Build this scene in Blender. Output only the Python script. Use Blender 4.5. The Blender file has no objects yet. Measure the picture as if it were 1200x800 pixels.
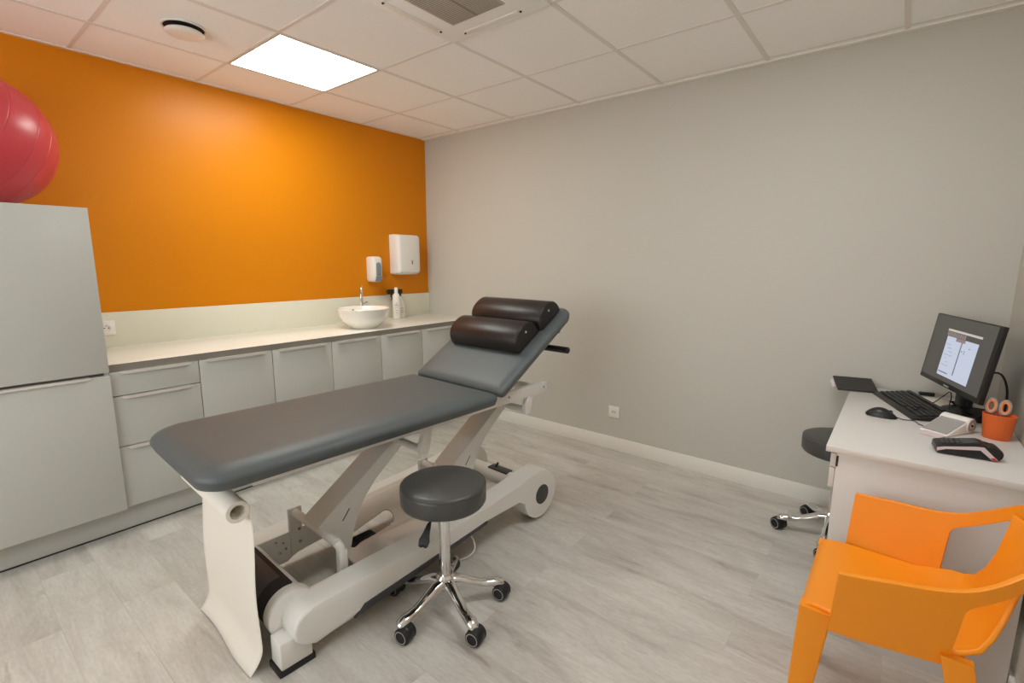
import bpy, bmesh, math, random
from mathutils import Vector, Matrix, Euler
random.seed(7)
S = bpy.context.scene
COL = S.collection
PI = math.pi
R = math.radians
H = 2.487            # ceiling height
XR = 3.985           # right wall
LED, LED_FILL, WIN_FILL, EXPO = 10.5, 8.5, 2.6, 0.78  # lamp panel, added panel, added window glow, exposure

# ------------------------------------------------------------------ materials
def new_mat(name):
    m = bpy.data.materials.new(name); m.use_nodes = True
    nt = m.node_tree; b = nt.nodes['Principled BSDF']
    return m, nt, b

def lin(c):
    return tuple((x / 12.92 if x <= .04045 else ((x + .055) / 1.055) ** 2.4) for x in c) + (1,)

def M(name, rgb, rough=.5, metal=0., spec=.5, noise=0., nscale=30., bump=0., bscale=200., coat=0.):
    """rgb is an sRGB 0..255 colour"""
    m, nt, b = new_mat(name)
    col = lin([v / 255 for v in rgb])
    b.inputs['Base Color'].default_value = col
    b.inputs['Roughness'].default_value = rough
    b.inputs['Metallic'].default_value = metal
    b.inputs['Specular IOR Level'].default_value = spec
    if coat: b.inputs['Coat Weight'].default_value = coat
    tc = nt.nodes.new('ShaderNodeTexCoord')
    if noise:
        n = nt.nodes.new('ShaderNodeTexNoise'); n.inputs['Scale'].default_value = nscale; n.inputs['Detail'].default_value = 4
        nt.links.new(tc.outputs['Object'], n.inputs['Vector'])
        mx = nt.nodes.new('ShaderNodeMix'); mx.data_type = 'RGBA'
        mx.inputs[6].default_value = tuple(c * (1 - noise) for c in col[:3]) + (1,)
        mx.inputs[7].default_value = tuple(min(1, c * (1 + noise)) for c in col[:3]) + (1,)
        nt.links.new(n.outputs['Fac'], mx.inputs[0]); nt.links.new(mx.outputs[2], b.inputs['Base Color'])
    if bump:
        n2 = nt.nodes.new('ShaderNodeTexNoise'); n2.inputs['Scale'].default_value = bscale; n2.inputs['Detail'].default_value = 3
        nt.links.new(tc.outputs['Object'], n2.inputs['Vector'])
        bp = nt.nodes.new('ShaderNodeBump'); bp.inputs['Strength'].default_value = bump; bp.inputs['Distance'].default_value = .002
        nt.links.new(n2.outputs['Fac'], bp.inputs['Height']); nt.links.new(bp.outputs['Normal'], b.inputs['Normal'])
    return m

def M_emit(name, rgb, strength):
    m, nt, b = new_mat(name)
    b.inputs['Base Color'].default_value = (0.8, 0.8, 0.8, 1)
    b.inputs['Emission Color'].default_value = rgb + (1,)
    b.inputs['Emission Strength'].default_value = strength
    return m

def floor_mat():
    m, nt, b = new_mat('vinyl_planks')
    L = nt.links.new; N = nt.nodes.new
    geo = N('ShaderNodeNewGeometry')
    br = N('ShaderNodeTexBrick'); br.offset = .37; br.offset_frequency = 2
    br.inputs['Scale'].default_value = 1; br.inputs['Brick Width'].default_value = 1.22; br.inputs['Row Height'].default_value = .185
    br.inputs['Mortar Size'].default_value = .0012; br.inputs['Mortar Smooth'].default_value = .3
    br.inputs['Color1'].default_value = (0, 0, 0, 1); br.inputs['Color2'].default_value = (1, 1, 1, 1); br.inputs['Mortar'].default_value = (.35, .35, .35, 1)
    L(geo.outputs['Position'], br.inputs['Vector'])
    sep = N('ShaderNodeSeparateColor'); L(br.outputs['Color'], sep.inputs[0])
    # shift grain per plank
    comb = N('ShaderNodeCombineXYZ'); mul = N('ShaderNodeMath'); mul.operation = 'MULTIPLY'; mul.inputs[1].default_value = 17.
    L(sep.outputs[0], mul.inputs[0]); L(mul.outputs[0], comb.inputs[2]); L(mul.outputs[0], comb.inputs[0])
    add = N('ShaderNodeVectorMath'); add.operation = 'ADD'; L(geo.outputs['Position'], add.inputs[0]); L(comb.outputs[0], add.inputs[1])
    mp = N('ShaderNodeMapping'); mp.inputs['Scale'].default_value = (.75, 3.4, 1); L(add.outputs[0], mp.inputs['Vector'])
    n1 = N('ShaderNodeTexNoise'); n1.inputs['Scale'].default_value = 2.2; n1.inputs['Detail'].default_value = 10; n1.inputs['Roughness'].default_value = .66; n1.inputs['Distortion'].default_value = .6
    L(mp.outputs[0], n1.inputs['Vector'])
    mp2 = N('ShaderNodeMapping'); mp2.inputs['Scale'].default_value = (5, 38, 1); L(add.outputs[0], mp2.inputs['Vector'])
    n2 = N('ShaderNodeTexNoise'); n2.inputs['Scale'].default_value = 3; n2.inputs['Detail'].default_value = 5; L(mp2.outputs[0], n2.inputs['Vector'])
    r1 = N('ShaderNodeValToRGB'); e = r1.color_ramp
    e.elements[0].position = .24; e.elements[0].color = lin((.60, .565, .53))
    e.elements[1].position = .72; e.elements[1].color = lin((.90, .89, .86))
    k = e.elements.new(.34); k.color = lin((.76, .735, .70))
    k = e.elements.new(.46); k.color = lin((.825, .808, .776))
    L(n1.outputs['Fac'], r1.inputs[0])
    mx = N('ShaderNodeMix'); mx.data_type = 'RGBA'; mx.blend_type = 'MULTIPLY'; mx.inputs[0].default_value = .4
    r2 = N('ShaderNodeValToRGB'); r2.color_ramp.elements[0].position = .3; r2.color_ramp.elements[0].color = (.78, .77, .76, 1); r2.color_ramp.elements[1].position = .65; r2.color_ramp.elements[1].color = (1, 1, 1, 1)
    L(n2.outputs['Fac'], r2.inputs[0]); L(r1.outputs[0], mx.inputs[6]); L(r2.outputs[0], mx.inputs[7])
    mx2 = N('ShaderNodeMix'); mx2.data_type = 'RGBA'; mx2.blend_type = 'MULTIPLY'; mx2.inputs[0].default_value = 1
    r3 = N('ShaderNodeValToRGB'); r3.color_ramp.elements[0].color = (.90, .895, .89, 1); r3.color_ramp.elements[1].color = (1.0, 1.0, 1.0, 1)
    L(sep.outputs[0], r3.inputs[0]); L(mx.outputs[2], mx2.inputs[6]); L(r3.outputs[0], mx2.inputs[7])
    mx3 = N('ShaderNodeMix'); mx3.data_type = 'RGBA'; mx3.inputs[7].default_value = lin((.5, .46, .42)) 
    mf = N('ShaderNodeMath'); mf.operation = 'MULTIPLY'; mf.inputs[1].default_value = .14
    L(br.outputs['Fac'], mf.inputs[0]); L(mf.outputs[0], mx3.inputs[0]); L(mx2.outputs[2], mx3.inputs[6])
    # brown knots and short dark streaks
    mp4 = N('ShaderNodeMapping'); mp4.inputs['Scale'].default_value = (1.5, 6.5, 1); L(add.outputs[0], mp4.inputs['Vector'])
    n4 = N('ShaderNodeTexNoise'); n4.inputs['Scale'].default_value = 1.6; n4.inputs['Detail'].default_value = 7; n4.inputs['Roughness'].default_value = .6; n4.inputs['Distortion'].default_value = 1.2
    L(mp4.outputs[0], n4.inputs['Vector'])
    r4 = N('ShaderNodeValToRGB'); r4.color_ramp.elements[0].position = .62; r4.color_ramp.elements[0].color = (0, 0, 0, 1); r4.color_ramp.elements[1].position = .80; r4.color_ramp.elements[1].color = (.62, .62, .62, 1)
    L(n4.outputs['Fac'], r4.inputs[0])
    mx5 = N('ShaderNodeMix'); mx5.data_type = 'RGBA'; mx5.inputs[7].default_value = lin((.47, .42, .38))
    L(r4.outputs[0], mx5.inputs[0]); L(mx3.outputs[2], mx5.inputs[6])
    # fine speckled texture
    mp5 = N('ShaderNodeMapping'); mp5.inputs['Scale'].default_value = (22, 60, 1); L(add.outputs[0], mp5.inputs['Vector'])
    n5 = N('ShaderNodeTexNoise'); n5.inputs['Scale'].default_value = 2; n5.inputs['Detail'].default_value = 4; L(mp5.outputs[0], n5.inputs['Vector'])
    r5 = N('ShaderNodeValToRGB'); r5.color_ramp.elements[0].position = .3; r5.color_ramp.elements[0].color = (.90, .895, .89, 1); r5.color_ramp.elements[1].position = .7; r5.color_ramp.elements[1].color = (1, 1, 1, 1)
    L(n5.outputs['Fac'], r5.inputs[0])
    mx6 = N('ShaderNodeMix'); mx6.data_type = 'RGBA'; mx6.blend_type = 'MULTIPLY'; mx6.inputs[0].default_value = 1
    L(mx5.outputs[2], mx6.inputs[6]); L(r5.outputs[0], mx6.inputs[7])
    L(mx6.outputs[2], b.inputs['Base Color'])
    b.inputs['Roughness'].default_value = .42; b.inputs['Specular IOR Level'].default_value = .4
    bp = N('ShaderNodeBump'); bp.inputs['Strength'].default_value = .12; bp.inputs['Distance'].default_value = .002
    L(n2.outputs['Fac'], bp.inputs['Height']); L(bp.outputs['Normal'], b.inputs['Normal'])
    return m

MT = {}
MT['floor'] = floor_mat()
MT['orange_wall'] = M('orange_wall_paint', (216, 130, 8), .36, spec=.22, bump=.05, bscale=90)
MT['white_wall'] = M('white_wall_paint', (198, 195, 185), .6, bump=.06, bscale=120)
MT['ceil'] = M('ceiling_tile', (250, 248, 245), .85, noise=.02, nscale=60, bump=.1, bscale=300)
MT['tbar'] = M('ceiling_grid_paint', (229, 224, 218), .5)
MT['trim'] = M('white_trim_paint', (236, 232, 223), .4)
MT['lam'] = M('grey_white_laminate', (191, 191, 184), .32, spec=.5)
MT['lamside'] = M('cabinet_carcass', (120, 116, 108), .6)
MT['gapdark'] = M('shadow_gap_profile', (58, 54, 48), .5)
MT['plinth'] = M('plinth_laminate', (196, 196, 189), .35)
MT['top'] = M('worktop_laminate', (238, 236, 226), .22, spec=.5)
MT['edge'] = M('worktop_edge', (128, 122, 112), .45)
MT['splash'] = M('backsplash_laminate', (226, 223, 206), .3)
MT['alu'] = M('brushed_aluminium', (232, 230, 224), .42, metal=.55)
MT['chrome'] = M('chrome', (225, 224, 222), .09, metal=1)
MT['ceramic'] = M('white_ceramic', (240, 236, 228), .1, spec=.6, coat=.4)
MT['plastic_w'] = M('white_plastic', (236, 232, 226), .3)
MT['plastic_grey'] = M('grey_blue_window', (128, 140, 150), .25)
MT['black'] = M('black_plastic', (22, 21, 20), .38)
MT['rubber'] = M('black_rubber', (26, 25, 24), .6)
MT['darkgrey'] = M('dark_grey_plastic', (62, 62, 64), .4)
MT['vinyl'] = M('grey_vinyl_upholstery', (83, 90, 91), .47, spec=.5, noise=.04, nscale=8, bump=.12, bscale=700)
MT['vinyl_stool'] = M('charcoal_vinyl', (70, 70, 68), .36, spec=.5, bump=.15, bscale=600)
MT['leather'] = M('dark_brown_leatherette', (37, 30, 29), .36, spec=.42, bump=.25, bscale=420)
MT['leather_end'] = M('black_leatherette', (30, 27, 26), .45, bump=.2, bscale=420)
MT['frame'] = M('white_powder_coat', (226, 224, 218), .4)
MT['frame_in'] = M('inner_powder_coat', (206, 196, 184), .45)
MT['hole'] = M('dark_recess', (30, 28, 26), .7)
MT['paper'] = M('white_paper', (238, 232, 220), .85, bump=.1, bscale=50)
MT['orange_pl'] = M('orange_plastic', (244, 148, 16), .42, spec=.5, bump=.06, bscale=500)
MT['orange_cup'] = M('orange_cup_plastic', (226, 104, 38), .4)
MT['sc_orange'] = M('scissors_orange', (240, 130, 62), .35)
MT['sc_grey'] = M('scissors_grey_rubber', (160, 146, 134), .5)
MT['steel'] = M('steel', (190, 190, 190), .25, metal=1)
MT['red_ball'] = M('red_rubber_ball', (204, 66, 74), .34, spec=.5)
MT['desk'] = M('white_desk_laminate', (216, 213, 208), .35)
MT['silver'] = M('silver_plastic', (176, 174, 170), .35, metal=.3)
MT['pink_grey'] = M('pinkish_grey_plastic', (212, 192, 194), .4)
MT['pink_card'] = M('pale_pink_card', (226, 206, 206), .6)
MT['red'] = M('red_mark', (190, 50, 50), .5)
MT['folder'] = M('black_folder', (46, 45, 43), .5)
MT['pages'] = M('folder_pages', (214, 200, 202), .8)
MT['keys'] = M('keyboard_keys', (44, 43, 41), .45)
MT['screen'] = M_emit('screen_wallpaper', lin((.33, .32, .30))[:3], .35)
MT['screen'].node_tree.nodes['Principled BSDF'].inputs['Base Color'].default_value = (.03, .03, .03, 1)
MT['scr_win'] = M_emit('screen_window', lin((.72, .75, .82))[:3], .62)
MT['scr_win2'] = M_emit('screen_toolbar', lin((.58, .52, .51))[:3], .45)
MT['scr_bar'] = M_emit('screen_titlebar', lin((.80, .78, .74))[:3], .5)
MT['scr_line'] = M_emit('screen_lines', lin((.42, .43, .46))[:3], .5)
for k in ('scr_win', 'scr_win2', 'scr_bar', 'scr_line'):
    MT[k].node_tree.nodes['Principled BSDF'].inputs['Base Color'].default_value = (.03, .03, .03, 1)
MT['led'] = M_emit('led_diffuser', (.97, 1.0, .93), LED)
MT['led_fill'] = M_emit('added_panel_diffuser', (.97, .98, 1.0), LED_FILL)  # emitter of the added ceiling panel out of view
MT['window_fill'] = M_emit('added_window_glow', (.92, .97, 1.0), WIN_FILL)  # glow of the added window, fills the room from behind
MT['ledframe'] = M('led_frame', (205, 200, 188), .5)
MT['grille'] = M('intake_grille', (190, 181, 170), .6)
MT['slot'] = M('grille_slots', (146, 137, 127), .7)

# ------------------------------------------------------------------ helpers
def props(o, label=None, cat=None, group=None, kind=None):
    if label: o['label'] = label
    if cat: o['category'] = cat
    if group: o['group'] = group
    if kind: o['kind'] = kind
    return o

def empty(name, label, cat, loc=(0, 0, 0), rotz=0, group=None):
    o = bpy.data.objects.new(name, None); COL.objects.link(o)
    o.empty_display_size = .1
    o.location = loc; o.rotation_euler = (0, 0, rotz)
    return props(o, label, cat, group)

class B:
    """collects shapes in a bmesh"""
    def __init__(s): s.bm = bmesh.new()
    def _bevel(s, verts, w, seg):
        edges = list({e for v in verts for e in v.link_edges})
        bmesh.ops.bevel(s.bm, geom=edges, offset=w, segments=seg, affect='EDGES', profile=.5, clamp_overlap=True)
    def box(s, lo, hi, bev=0, seg=2, mat=None):
        c = [(a + b) / 2 for a, b in zip(lo, hi)]; d = [abs(b - a) for a, b in zip(lo, hi)]
        m = Matrix.Translation(c) @ Matrix.Diagonal((*d, 1))
        if mat is not None: m = mat @ m
        r = bmesh.ops.create_cube(s.bm, size=1, matrix=m)
        if bev: s._bevel(r['verts'], bev, seg)
        return s
    def cyl(s, p0, p1, r0, r1=None, n=24, bev=0, caps=True):
        p0, p1 = Vector(p0), Vector(p1); d = p1 - p0
        r1 = r0 if r1 is None else r1
        q = Vector((0, 0, 1)).rotation_difference(d).to_matrix().to_4x4()
        m = Matrix.Translation((p0 + p1) / 2) @ q
        r = bmesh.ops.create_cone(s.bm, cap_ends=caps, segments=n, radius1=r0, radius2=r1, depth=d.length, matrix=m)
        if bev:
            vs = r['verts']; es = [e for e in {e for v in vs for e in v.link_edges} if any(len(f.verts) > 4 for f in e.link_faces)]
            bmesh.ops.bevel(s.bm, geom=es, offset=bev, segments=2, affect='EDGES', profile=.5)
        return s
    def ball(s, c, r, sc=(1, 1, 1), u=24, v=14, mat=None):
        m = Matrix.Translation(c) @ Matrix.Diagonal((*[r * k for k in sc], 1))
        if mat is not None: m = mat @ m
        bmesh.ops.create_uvsphere(s.bm, u_segments=u, v_segments=v, radius=1, matrix=m); return s
    def lathe(s, prof, n=40, mat=None, close=False):
        """prof: list of (r, z)"""
        mat = mat or Matrix()
        rings = []
        for r, z in prof:
            if r < 1e-6: rings.append([s.bm.verts.new(mat @ Vector((0, 0, z)))])
            else: rings.append([s.bm.verts.new(mat @ Vector((r * math.cos(2 * PI * k / n), r * math.sin(2 * PI * k / n), z))) for k in range(n)])
        prs = list(zip(rings[:-1], rings[1:]))
        if close: prs.append((rings[-1], rings[0]))
        for a, b in prs:
            for k in range(n):
                k2 = (k + 1) % n
                if len(a) == 1 and len(b) == 1: continue
                if len(a) == 1: s.bm.faces.new((a[0], b[k2], b[k]))
                elif len(b) == 1: s.bm.faces.new((a[k], a[k2], b[0]))
                else: s.bm.faces.new((a[k], a[k2], b[k2], b[k]))
        return s
    def prism(s, pts, f, bev=0, seg=2):
        """pts: 2-D outline; f(p, t) -> 3-D with t = 0/1 the two caps"""
        a = [s.bm.verts.new(f(p, 0)) for p in pts]; b = [s.bm.verts.new(f(p, 1)) for p in pts]
        n = len(pts)
        fa = s.bm.faces.new(a); fb = s.bm.faces.new(b[::-1])
        for k in range(n): s.bm.faces.new((a[k], b[k], b[(k + 1) % n], a[(k + 1) % n]))
        if bev:
            es = list(set(fa.edges) | set(fb.edges))
            bmesh.ops.bevel(s.bm, geom=es, offset=bev, segments=seg, affect='EDGES', profile=.5, clamp_overlap=True)
        return s
    def tube(s, pts, r, n=10, smooth=0, caps=True, closed=False):
        P = [Vector(p) for p in pts]
        rad = r if isinstance(r, (list, tuple)) else [r] * len(P)
        if smooth:
            Q, q = [], []
            m = len(P); rng = range(m if closed else m - 1)
            for i in rng:
                g = (lambda j: P[j % m]) if closed else (lambda j: P[min(max(j, 0), m - 1)])
                gr = (lambda j: rad[j % m]) if closed else (lambda j: rad[min(max(j, 0), m - 1)])
                p0, p1, p2, p3 = g(i - 1), g(i), g(i + 1), g(i + 2)
                for k in range(smooth):
                    t = k / smooth
                    Q.append(.5 * ((2 * p1) + (-p0 + p2) * t + (2 * p0 - 5 * p1 + 4 * p2 - p3) * t * t + (-p0 + 3 * p1 - 3 * p2 + p3) * t ** 3))
                    q.append(gr(i) * (1 - t) + gr(i + 1) * t)
            if not closed: Q.append(P[-1]); q.append(rad[-1])
            P, rad = Q, q
        m = len(P); rings = []; prev = None
        for i, p in enumerate(P):
            if closed: t = (P[(i + 1) % m] - P[i - 1]).normalized()
            else: t = (P[min(i + 1, m - 1)] - P[max(i - 1, 0)]).normalized()
            if prev is None:
                a = Vector((0, 0, 1)) if abs(t.z) < .9 else Vector((1, 0, 0))
                x = t.cross(a).normalized()
            else: x = (prev - t * prev.dot(t)).normalized()
            prev = x; y = t.cross(x)
            rings.append([s.bm.verts.new(p + (x * math.cos(2 * PI * k / n) + y * math.sin(2 * PI * k / n)) * rad[i]) for k in range(n)])
        prs = list(zip(rings[:-1], rings[1:]))
        if closed: prs.append((rings[-1], rings[0]))
        for a, b in prs:
            for k in range(n): s.bm.faces.new((a[k], a[(k + 1) % n], b[(k + 1) % n], b[k]))
        if caps and not closed:
            s.bm.faces.new(rings[0][::-1]); s.bm.faces.new(rings[-1])
        return s
    def loft(s, rings, caps=True):
        V = [[s.bm.verts.new(p) for p in r] for r in rings]; n = len(V[0])
        for a, b in zip(V[:-1], V[1:]):
            for k in range(n): s.bm.faces.new((a[k], a[(k + 1) % n], b[(k + 1) % n], b[k]))
        if caps: s.bm.faces.new(V[0][::-1]); s.bm.faces.new(V[-1])
        return s
    def grid(s, rows):
        V = [[s.bm.verts.new(p) for p in r] for r in rows]
        fs = []
        for a, b in zip(V[:-1], V[1:]):
            for k in range(len(a) - 1): fs.append(s.bm.faces.new((a[k], a[k + 1], b[k + 1], b[k])))
        return fs
    def xf(s, m):
        bmesh.ops.transform(s.bm, matrix=m, verts=s.bm.verts); return s
    def make(s, name, mat, parent=None, loc=None, rot=None, angle=38, label=None, cat=None, group=None, kind=None, extra=()):
        bmesh.ops.recalc_face_normals(s.bm, faces=s.bm.faces)
        me = bpy.data.meshes.new(name); s.bm.to_mesh(me); s.bm.free()
        for p in me.polygons: p.use_smooth = True
        me.set_sharp_from_angle(angle=R(angle))
        me.materials.append(MT[mat] if isinstance(mat, str) else mat)
        o = bpy.data.objects.new(name, me); COL.objects.link(o)
        if parent: o.parent = parent
        if loc is not None: o.location = loc
        if rot is not None: o.rotation_euler = rot
        return props(o, label, cat, group, kind)

def solidify(o, t, offset=0, bev=0):
    md = o.modifiers.new('thick', 'SOLIDIFY'); md.thickness = t; md.offset = offset; md.use_even_offset = True
    if bev:
        b = o.modifiers.new('round', 'BEVEL'); b.width = bev; b.segments = 3; b.limit_method = 'ANGLE'; b.angle_limit = R(50)
    return o

def rrect(x0, x1, y0, y1, r, n=8):
    """rounded rectangle; r is one radius or four (x1y1, x0y1, x0y0, x1y0)"""
    rr = r if isinstance(r, (list, tuple)) else [r] * 4
    out = []
    for (cx, cy, a0), q in zip(((x1, y1, 0), (x0, y1, 90), (x0, y0, 180), (x1, y0, 270)), rr):
        sx = -1 if cx == x1 else 1; sy = -1 if cy == y1 else 1
        for k in range(n + 1):
            a = R(a0 + 90 * k / n); out.append((cx + sx * q + q * math.cos(a), cy + sy * q + q * math.sin(a)))
    return out

def slab_rings(x0, x1, y0, y1, z0, z1, r, er, n=8, m=6, top_puff=0, ex=None):
    """rings for an upholstered slab with rounded edges of radius er"""
    rings = []
    h = z1 - z0; e = min(er, h / 2 * .98)
    prof = [(e * .8, z0), (e * .3, z0 + e * .25)]
    prof += [(0, z0 + e), (0, z1 - e)]
    for k in range(1, m + 1):
        a = R(90 * k / m); prof.append(((ex or e) * (1 - math.cos(a)), z1 - e + e * math.sin(a)))
    rr = r if isinstance(r, (list, tuple)) else [r] * 4
    for d, z in prof:
        rings.append([(x, y, z) for x, y in rrect(x0 + d, x1 - d, y0 + d, y1 - d, [max(q - d, .004) for q in rr], n)])
    if top_puff:
        for d, dz in (((ex or e) + e, top_puff * .6), ((ex or e) + e * 2.5, top_puff)):
            rings.append([(x, y, z1 + dz) for x, y in rrect(x0 + d, x1 - d, y0 + d, y1 - d, [max(q - d, .004) for q in rr], n)])
    return rings

# ------------------------------------------------------------------ setting
YF = -4.7
def plane_struct(name, pts, mat):
    b = B(); b.bm.faces.new([b.bm.verts.new(p) for p in pts]); return b.make(name, mat, kind='structure')
def wallbox(name, lo, hi, mat): return B().box(lo, hi).make(name, mat, kind='structure')

wallbox('floor', (-.1, YF - .1, -.1), (XR + .1, .1, 0), 'floor')
wallbox('wall_left', (-.1, YF, 0), (0, 0, H + .2), 'orange_wall')
wallbox('wall_back', (-.1, 0, 0), (XR + .1, .1, H + .2), 'white_wall')
wallbox('wall_right', (XR, YF, 0), (XR + .1, 0, H + .2), 'white_wall')
b = B()
WX0, WX1, WZ0, WZ1 = .7, 3.3, .9, 2.15
for lo, hi in (((-.1, YF - .1, 0), (WX0, YF, H + .2)), ((WX1, YF - .1, 0), (XR + .1, YF, H + .2)), ((WX0, YF - .1, 0), (WX1, YF, WZ0)), ((WX0, YF - .1, WZ1), (WX1, YF, H + .2))): b.box(lo, hi)
b.make('wall_front', 'white_wall', kind='structure')
# unseen window added behind the viewer, its glowing glass brightens the room
b = B()
for lo, hi in (((WX0, YF - .08, WZ0), (WX0 + .05, YF - .02, WZ1)), ((WX1 - .05, YF - .08, WZ0), (WX1, YF - .02, WZ1)), ((WX0, YF - .08, WZ0), (WX1, YF - .02, WZ0 + .05)), ((WX0, YF - .08, WZ1 - .05), (WX1, YF - .02, WZ1)), (((WX0 + WX1) / 2 - .03, YF - .08, WZ0), ((WX0 + WX1) / 2 + .03, YF - .02, WZ1))): b.box(lo, hi)
wf = b.make('added_window_1', 'trim', kind='structure')
B().box((WX0 + .04, YF - .055, WZ0 + .04), (WX1 - .04, YF - .045, WZ1 - .04)).make('glow_pane', 'window_fill', wf, kind='structure')
# suspended ceiling: tiles on a 0.6 m grid, lamp and cassette tiles left open
GX0, GY0 = .4714, -.675
cut = {(0, -2), (2, -2), (4, -2)}
b = B()
ci = range(-1, 6); cj = range(-7, 2)
for i in ci:
    for j in cj:
        if (i, j) in cut: continue
        x0 = max(GX0 + .6 * i, 0); x1 = min(GX0 + .6 * (i + 1), XR); y0 = max(GY0 + .6 * j, YF); y1 = min(GY0 + .6 * (j + 1), 0)
        if x1 - x0 < .01 or y1 - y0 < .01: continue
        b.box((x0 + .0005, y0 + .0005, H), (x1 - .0005, y1 - .0005, H + .018))
ceiling = b.make('ceiling', 'ceil', kind='structure')
B().box((0, YF, H + .2), (XR, 0, H + .25)).make('ceiling_slab', 'lamside', kind='structure')
b = B(); tw = .0115
for i in range(0, 7):
    x = GX0 + .6 * i
    if x > XR - .02: continue
    b.box((x - tw, YF, H - .003), (x + tw, 0, H + .001))
for j in range(-6, 2):
    y = GY0 + .6 * j
    if y > -.02 or y < YF: continue
    b.box((0, y - tw * .8, H - .0022), (XR, y + tw * .8, H + .001))
g = b.make('ceiling_grid', 'tbar', ceiling, kind='structure')
# wall angle round the ceiling
wallbox('trim_1', (0, -.036, H - .008), (XR, 0, H + .001), 'trim')
wallbox('trim_2', (0, YF, H - .004), (.022, -.03, H + .001), 'trim')
wallbox('trim_3', (XR - .022, YF, H - .004), (XR, -.03, H + .001), 'trim')
def baseboard(name, lo, hi):
    B().box(lo, hi, .003).make(name, 'trim', kind='structure')
baseboard('baseboard_back', (.63, -.013, 0), (XR, 0, .1))
baseboard('baseboard_right', (XR - .013, YF, 0), (XR, -.0135, .1))

# ------------------------------------------------------------------ ceiling fittings
def led_panel(i, j, label, mat='led'):
    x0, y0 = GX0 + .6 * i, GY0 + .6 * j
    t = empty('ceiling_light', label, 'ceiling light', (x0 + .3, y0 + .3, H), group=None)
    B().box((-.283, -.283, -.0045), (.283, .283, .012), .002).make('diffuser', mat, t)
    b = B()
    for lo, hi in (((-.3, -.3, -.004), (.3, -.284, .012)), ((-.3, .284, -.004), (.3, .3, .012)), ((-.3, -.284, -.004), (-.284, .284, .012)), ((.284, -.284, -.004), (.3, .284, .012))):
        b.box(lo, hi)
    b.make('frame', 'ledframe', t)
    return t
led_panel(0, -2, 'square lit ceiling panel near the orange wall')
led_panel(4, -2, 'added square lit ceiling panel out of view above the desk side', 'led_fill')  # second panel added out of frame to even out the light

# air cassette
t = empty('air_conditioner', 'white square ceiling air cassette with a grey intake grille', 'air conditioner', (GX0 + 1.5, GY0 - .9, H))
B().box((-.299, -.299, -.012), (.299, .299, .016), .005).make('panel', 'ceil', t)
b = B().box((-.157, -.157, -.0165), (.157, .157, -.011), .002)
gr = b.make('intake_grille', 'grille', t)
b = B()
for k in range(26):
    y = -.145 + k * .0116
    b.box((-.147, y - .0022, -.0172), (.147, y + .0022, -.0162))
b.box((-.004, -.15, -.0185), (.004, .15, -.0162))
b.make('grille_slats', 'slot', t)
for a in range(4):
    m = Matrix.Rotation(a * PI / 2, 4, 'Z')
    B().box((-.16, -.266, -.0155), (.16, -.236, -.011), .003).xf(m).make('louver', 'trim', t)
    for x0 in (-.172, .164): B().box((x0, -.256, -.0165), (x0 + .008, -.247, -.012)).xf(m).make('hinge_pin', 'hole', t)

# round air valve
t = empty('exhaust_vent', 'round white exhaust valve on the ceiling tile left of the lamp', 'air vent', (.765, -2.18, H))
B().lathe([(.085, 0), (.094, -.001), (.096, -.005), (.092, -.008), (.085, -.007)], close=True, n=48).make('ring', 'plastic_w', t)
B().lathe([(0, -.001), (.086, -.001), (.086, -.003), (0, -.003)], n=40).make('throat', 'hole', t)
B().lathe([(0, -.020), (.06, -.020), (.078, -.022), (.083, -.027), (.076, -.033), (.05, -.038), (0, -.040)], n=48).make('disc', 'plastic_w', t)
B().cyl((0, 0, -.002), (0, 0, -.021), .012).make('stem', 'darkgrey', t)

# ------------------------------------------------------------------ kitchenette
XF = .622      # front plane of the fronts
def handle(b, y0, y1, z):
    """edge pull: plate hooked over the top of a front, lip projecting"""
    b.box((XF - .014, y0, z), (XF + .016, y1, z + .0022))
    b.prism([(y0, z - .012), (y1, z - .012), (y1 + .012, z + .0022), (y0 - .012, z + .0022)], lambda p, k: (XF + .0145 + .0025 * k, p[0], p[1]))
def cabinet_front(parent, name, y0, y1, z0, z1, h=True, ox=0):
    o = B().box((XF - .019, y0 + .0018, z0), (XF, y1 - .0018, z1), .0012).make(name, 'lam', parent)
    if h:
        w = y1 - y0; hw = min(.31, w - .09) / 2; c = (y0 + y1) / 2 + ox
        hb = B(); handle(hb, c - hw, c + hw, z1 - .001)
        hb.make('handle', 'alu', o)
    return o
def carcass(parent, y0, y1, z0, z1):
    B().box((.022, y0 + .001, z0), (XF - .0205, y1 - .001, z1)).make('body', 'lamside', parent)
    for x in (.08, .48):
        for y in (y0 + .06, y1 - .06):
            B().cyl((x, y, .0), (x, y, z0), .014, n=12).make('leg', 'black', parent)
ZT = .849
# tall unit
YT = -2.604
t = empty('tall_cabinet', 'tall white two-door cabinet at the left end of the worktop', 'cabinet', (0, 0, 0))
B().box((.022, YT - .599, .143), (XF - .012, YT - .0185, 1.62)).make('body', 'lamside', t)
for y in (YT - .6, YT - .018): B().box((.02, y, .142), (XF, y + .018, 1.621), .001).make('side_panel', 'lam', t)
B().box((.02, YT - .582, 1.603), (XF, YT - .018, 1.621), .001).make('top_panel', 'lam', t)
dl = B().box((XF - .0, YT - .6, .145), (XF + .0195, YT - .001, .838), .0012).make('door', 'lam', t)
du = B().box((XF - .0, YT - .6, .853), (XF + .0195, YT - .001, 1.621), .0012).make('door', 'lam', t)
hb = B()
hb.box((XF, YT - .56, .8385), (XF + .030, YT - .075, .8405))
hb.prism([(YT - .56, .829), (YT - .082, .829), (YT - .070, .8405), (YT - .575, .8405)], lambda p, k: (XF + .028 + .0025 * k, p[0], p[1]))
hb.make('handle', 'alu', dl)
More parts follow.
